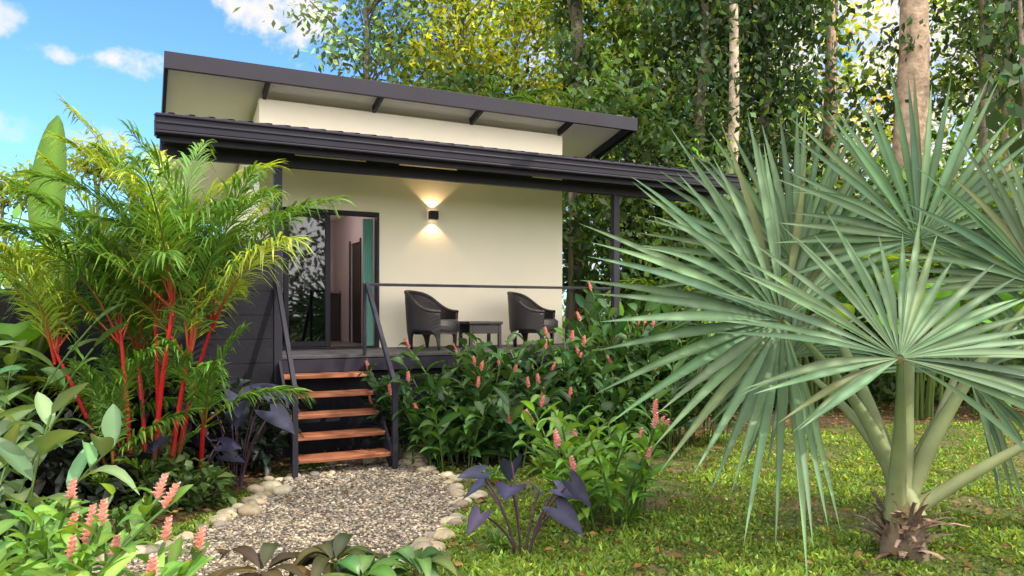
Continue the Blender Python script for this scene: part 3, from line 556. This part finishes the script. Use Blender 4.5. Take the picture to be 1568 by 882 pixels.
T_=[
 (-3.9,19,10,.13,[(.3,0,9.0,2.0,1.8,34),(1.2,0,11.5,1.8,1.6,20)],BG,{}),
 (-1.6,20,11,.11,[(0,0,8.2,2.0,1.8,36),(.6,0,11.5,2.3,1.6,24)],YG,{}),
 (.2,21,12,.11,[(0,0,7.5,1.8,2.0,34),(0,0,11,2.3,2.0,28)],YG,{}),
 (1.5,17,15,.20,[(0,0,11.0,2.2,1.5,12)],YG,dict(vines=(2,13,.32,58,(.05,.095,.033)))),
 (-1.0,17.5,7,.08,[(0,0,6.4,1.5,.8,16)],DG,{}),
 (2.9,18,12,.11,[(0,0,8,1.8,2.8,40),(0,0,12,2,1.5,14)],GR,{}),
 (4.0,15.5,11,.14,[(0,0,9.5,1.4,1.0,10)],DG,dict(vines=(.5,9.5,.75,88,(.036,.072,.03)))),
 (4.45,15.0,14,.125,[(0,0,11,1.6,1.0,8)],GR,dict(bark=(.50,.41,.33))),
 (5.7,16.2,11,.14,[(0,0,9.5,1.6,1.2,12)],GR,dict(vines=(.5,10,.85,88,(.04,.08,.032)))),
 (7.7,18,14,.18,[(0,0,11.5,1.6,1.2,10)],YG,dict(bark=(.44,.31,.22))),
 (8.0,15,15,.36,[(0,0,12,2.4,1.5,8)],GR,dict(bark=(.34,.25,.19),vines=(.5,12,.3,18,(.09,.16,.04)),lean=(.15,0))),
 (9.9,15.5,11,.12,[(0,0,7.2,1.3,1.6,20)],DG,{}),
 (11.3,17,13,.15,[(0,0,8.5,2,2.2,20)],GR,dict(bark=(.3,.24,.18))),
 (6.9,22,13,.14,[(0,0,8,2.0,3,22)],YG,{}),
 (10.2,23,14,.14,[(0,0,8,2.2,3,20)],YG,{}),
 (14,20,13,.2,[(0,0,8,3,3.5,36)],GR,{}),
 (4.6,21,13,.14,[(0,0,9,2.0,3,30)],YG,{}),
 (-10.6,19,5.5,.08,[(0,0,5.5,.8,.35,9)],(.22,.28,.04),dict(crad=.5)),
 (-13.6,20,5.2,.08,[(0,0,5.1,1.2,.5,12)],(.18,.26,.04),dict(crad=.6)),
]
for i,(s,d,h,r,cr,col,kw) in enumerate(T_): tree('rainforest_tree' if i==0 else f'rainforest_tree.{i:03d}',s,d,h,r,cr,col,**kw)
mb=MB()
def mass(s0,s1,d0,d1,z0,z1,nc,size,col,n=70,rad=1.3,ex=1.3,asp=.5):
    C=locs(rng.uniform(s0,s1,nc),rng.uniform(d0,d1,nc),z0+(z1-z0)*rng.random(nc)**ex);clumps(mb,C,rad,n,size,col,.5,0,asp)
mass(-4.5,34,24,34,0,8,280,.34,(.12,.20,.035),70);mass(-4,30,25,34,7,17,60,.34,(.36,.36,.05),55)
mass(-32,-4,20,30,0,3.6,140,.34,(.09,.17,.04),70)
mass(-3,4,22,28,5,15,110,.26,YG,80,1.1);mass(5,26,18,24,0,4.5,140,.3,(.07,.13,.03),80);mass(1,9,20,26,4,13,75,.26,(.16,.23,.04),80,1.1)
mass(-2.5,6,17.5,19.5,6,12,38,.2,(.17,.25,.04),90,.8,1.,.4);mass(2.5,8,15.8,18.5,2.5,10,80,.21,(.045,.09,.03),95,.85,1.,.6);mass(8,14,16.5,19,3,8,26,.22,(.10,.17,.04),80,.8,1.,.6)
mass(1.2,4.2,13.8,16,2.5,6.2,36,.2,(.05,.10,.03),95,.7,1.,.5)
mass(-1,12,18,22,4,12,14,.18,(.55,.34,.03),40,.5,1.,.6)
mb.obj('distant_forest',[M_leaf])
mb=MB();mass(2.2,18,12.8,17,0,2.6,130,.2,(.06,.12,.03),130,.7);mass(1.6,6,13,16,0,4.0,45,.2,(.055,.10,.03),130,.7);mass(-14,-5.5,9.8,14,0,2.6,80,.22,(.10,.19,.03),110,.8)
mass(6,13,13.5,15.5,1.5,4.6,40,.3,(.12,.21,.04),70,.6,1.,.35)
mb.obj('forest_understory',[M_leaf])
mb=MB();C=locs(rng.uniform(8.5,9.9,11),rng.uniform(12.6,13.6,11),rng.uniform(4.8,7.4,11));clumps(mb,C,.7,26,.36,(.035,.07,.03),.3,0,.45,1.2)
tube(mb,[loc(9.3,13.2,0),loc(9.2,13.2,4),loc(9.0,13.1,7.2)],[.09,.06,.03],(.2,.16,.12),8,1);mb.obj('large_leaved_tree',[M_leaf,M_bark])
mb=MB()
for s,d,L,z in ((5.2,13.2,2.6,1.2),(6.6,13.6,2.4,1.8),(3.2,13.6,2.2,1.2),(9.6,13,2.6,2.0),(7.6,14.2,2.6,3.0),(1.2,15,2.2,4.6),(-.4,16.5,2.2,5.2)):
    if z>2: tube(mb,[loc(s,d,0),loc(s,d,z*.5),loc(s,d,z)],[.08,.06,.05],(.25,.22,.17),8,1)
    for j in range(12): frond(mb,loc(s,d,z),j*2.4,L,rng.uniform(.7,1.35),1.7,.6,38,(.15,.25,.04) if z<3 else (.06,.12,.04),(.14,.17,.04),.05,.02,.2)
mb.obj('understory_palms',[M_leaf,M_leaf])
mb=MB();C=locs(rng.uniform(6,20,70),rng.uniform(-15,-9,70),8.0*rng.random(70));clumps(mb,C,1.3,90,.4,(.03,.06,.02));mb.obj('rear_tree_row',[M_leaf])
SAZ,SEL=math.radians(118),math.radians(50)
tree('unseen_dapple_tree',9.0,3.2,9,.2,[(-3.4,.8,8.6,3.2,.8,44)],GR,size=.24,nl=60,crad=.5)  # tree added out of view, its sparse crown dapples path and lawn
# ================= CAMERA, LIGHT =================
cam=bpy.data.cameras.new('camera');co=bpy.data.objects.new('camera',cam);sc.collection.objects.link(co);co.location=(0,0,1.68);co.rotation_euler=(math.radians(90),0,-YAW)
cam.sensor_width=36;cam.lens=36*1132/1568;cam.shift_y=37/1568;cam.clip_end=2000;sc.camera=co
sd=loc(math.sin(SAZ)*math.cos(SEL),math.cos(SAZ)*math.cos(SEL),math.sin(SEL))
sl=bpy.data.lights.new('sun','SUN');sl.energy=5;sl.angle=math.radians(.5);sl.color=(1,.90,.72);so=bpy.data.objects.new('sun',sl);sc.collection.objects.link(so)
so.rotation_euler=Vector(-sd).to_track_quat('-Z','Y').to_euler();so.location=(0,0,20)
w=bpy.data.worlds.new('World');sc.world=w;w.use_nodes=True;nt=w.node_tree;N=nt.nodes;L=nt.links
bg=N['Background'];bg.inputs[1].default_value=.26
sky=N.new('ShaderNodeTexSky');sky.sky_type='NISHITA';sky.sun_disc=False;sky.sun_elevation=SEL;sky.sun_rotation=math.atan2(sd[0],sd[1]);sky.air_density=1.0;sky.dust_density=.3;sky.ozone_density=2.5
tint=N.new('ShaderNodeVectorMath');tint.operation='MULTIPLY';tint.inputs[1].default_value=(.60,.90,1.22);L.new(sky.outputs[0],tint.inputs[0])
tc=N.new('ShaderNodeTexCoord');no=N.new('ShaderNodeTexNoise');no.inputs['Scale'].default_value=14;no.inputs['Detail'].default_value=8;no.inputs['Roughness'].default_value=.6;L.new(tc.outputs['Generated'],no.inputs['Vector'])
tot=None
def mth(op,a,b=None,c=None):
    n=N.new('ShaderNodeMath');n.operation=op
    for i,v in enumerate((a,b,c)):
        if v is None: continue
        if isinstance(v,(int,float)): n.inputs[i].default_value=v
        else: L.new(v,n.inputs[i])
    return n.outputs[0]
def dotc(v):
    n=N.new('ShaderNodeVectorMath');n.operation='DOT_PRODUCT';L.new(tc.outputs['Generated'],n.inputs[0]);n.inputs[1].default_value=tuple(v);return n.outputs['Value']
def sstep(v,a,b):
    mr=N.new('ShaderNodeMapRange');mr.interpolation_type='SMOOTHSTEP';L.new(v,mr.inputs[0]);mr.inputs[1].default_value=a;mr.inputs[2].default_value=b;return mr.outputs[0]
for (a,e,ra,re,st) in ((-.512,.334,.060,.026,1),(-.622,.353,.038,.015,.9),(-.30,.412,.09,.04,1),(-.70,.40,.04,.025,.8),(-.66,.245,.12,.02,.45),(.62,.25,.60,.40,1)):
    c=nrm(loc(a,1,e));rt=nrm(np.cross(c,UP));up=np.cross(rt,c)
    x=mth('DIVIDE',dotc(rt),ra);y=mth('DIVIDE',dotc(up),re);f=mth('GREATER_THAN',dotc(c),.5)
    r2=mth('ADD',mth('MULTIPLY',x,x),mth('MULTIPLY',y,y));v=mth('SUBTRACT',mth('ADD',1.0,mth('MULTIPLY',mth('SUBTRACT',no.outputs[0],.5),5.0)),r2)
    q=mth('MULTIPLY',mth('MULTIPLY',sstep(v,0,1.0),f),st);tot=q if tot is None else mth('MAXIMUM',tot,q)
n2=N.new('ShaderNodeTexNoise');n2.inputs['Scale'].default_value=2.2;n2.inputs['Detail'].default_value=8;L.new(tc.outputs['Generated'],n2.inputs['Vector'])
q=mth('MULTIPLY',sstep(n2.outputs[0],.34,.50),sstep(dotc(nrm(loc(.15,-.8,.55))),.05,.35))  # mask of an unseen bright cloud bank, added behind the camera to light the facade
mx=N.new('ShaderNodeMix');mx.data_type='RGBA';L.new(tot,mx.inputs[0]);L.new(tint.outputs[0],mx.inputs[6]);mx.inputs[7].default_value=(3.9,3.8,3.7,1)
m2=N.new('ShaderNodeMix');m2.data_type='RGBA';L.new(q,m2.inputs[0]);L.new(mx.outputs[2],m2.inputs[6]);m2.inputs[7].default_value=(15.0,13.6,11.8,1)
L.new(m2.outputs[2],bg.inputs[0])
sc.view_settings.view_transform='Standard';sc.view_settings.look='None';sc.view_settings.exposure=0
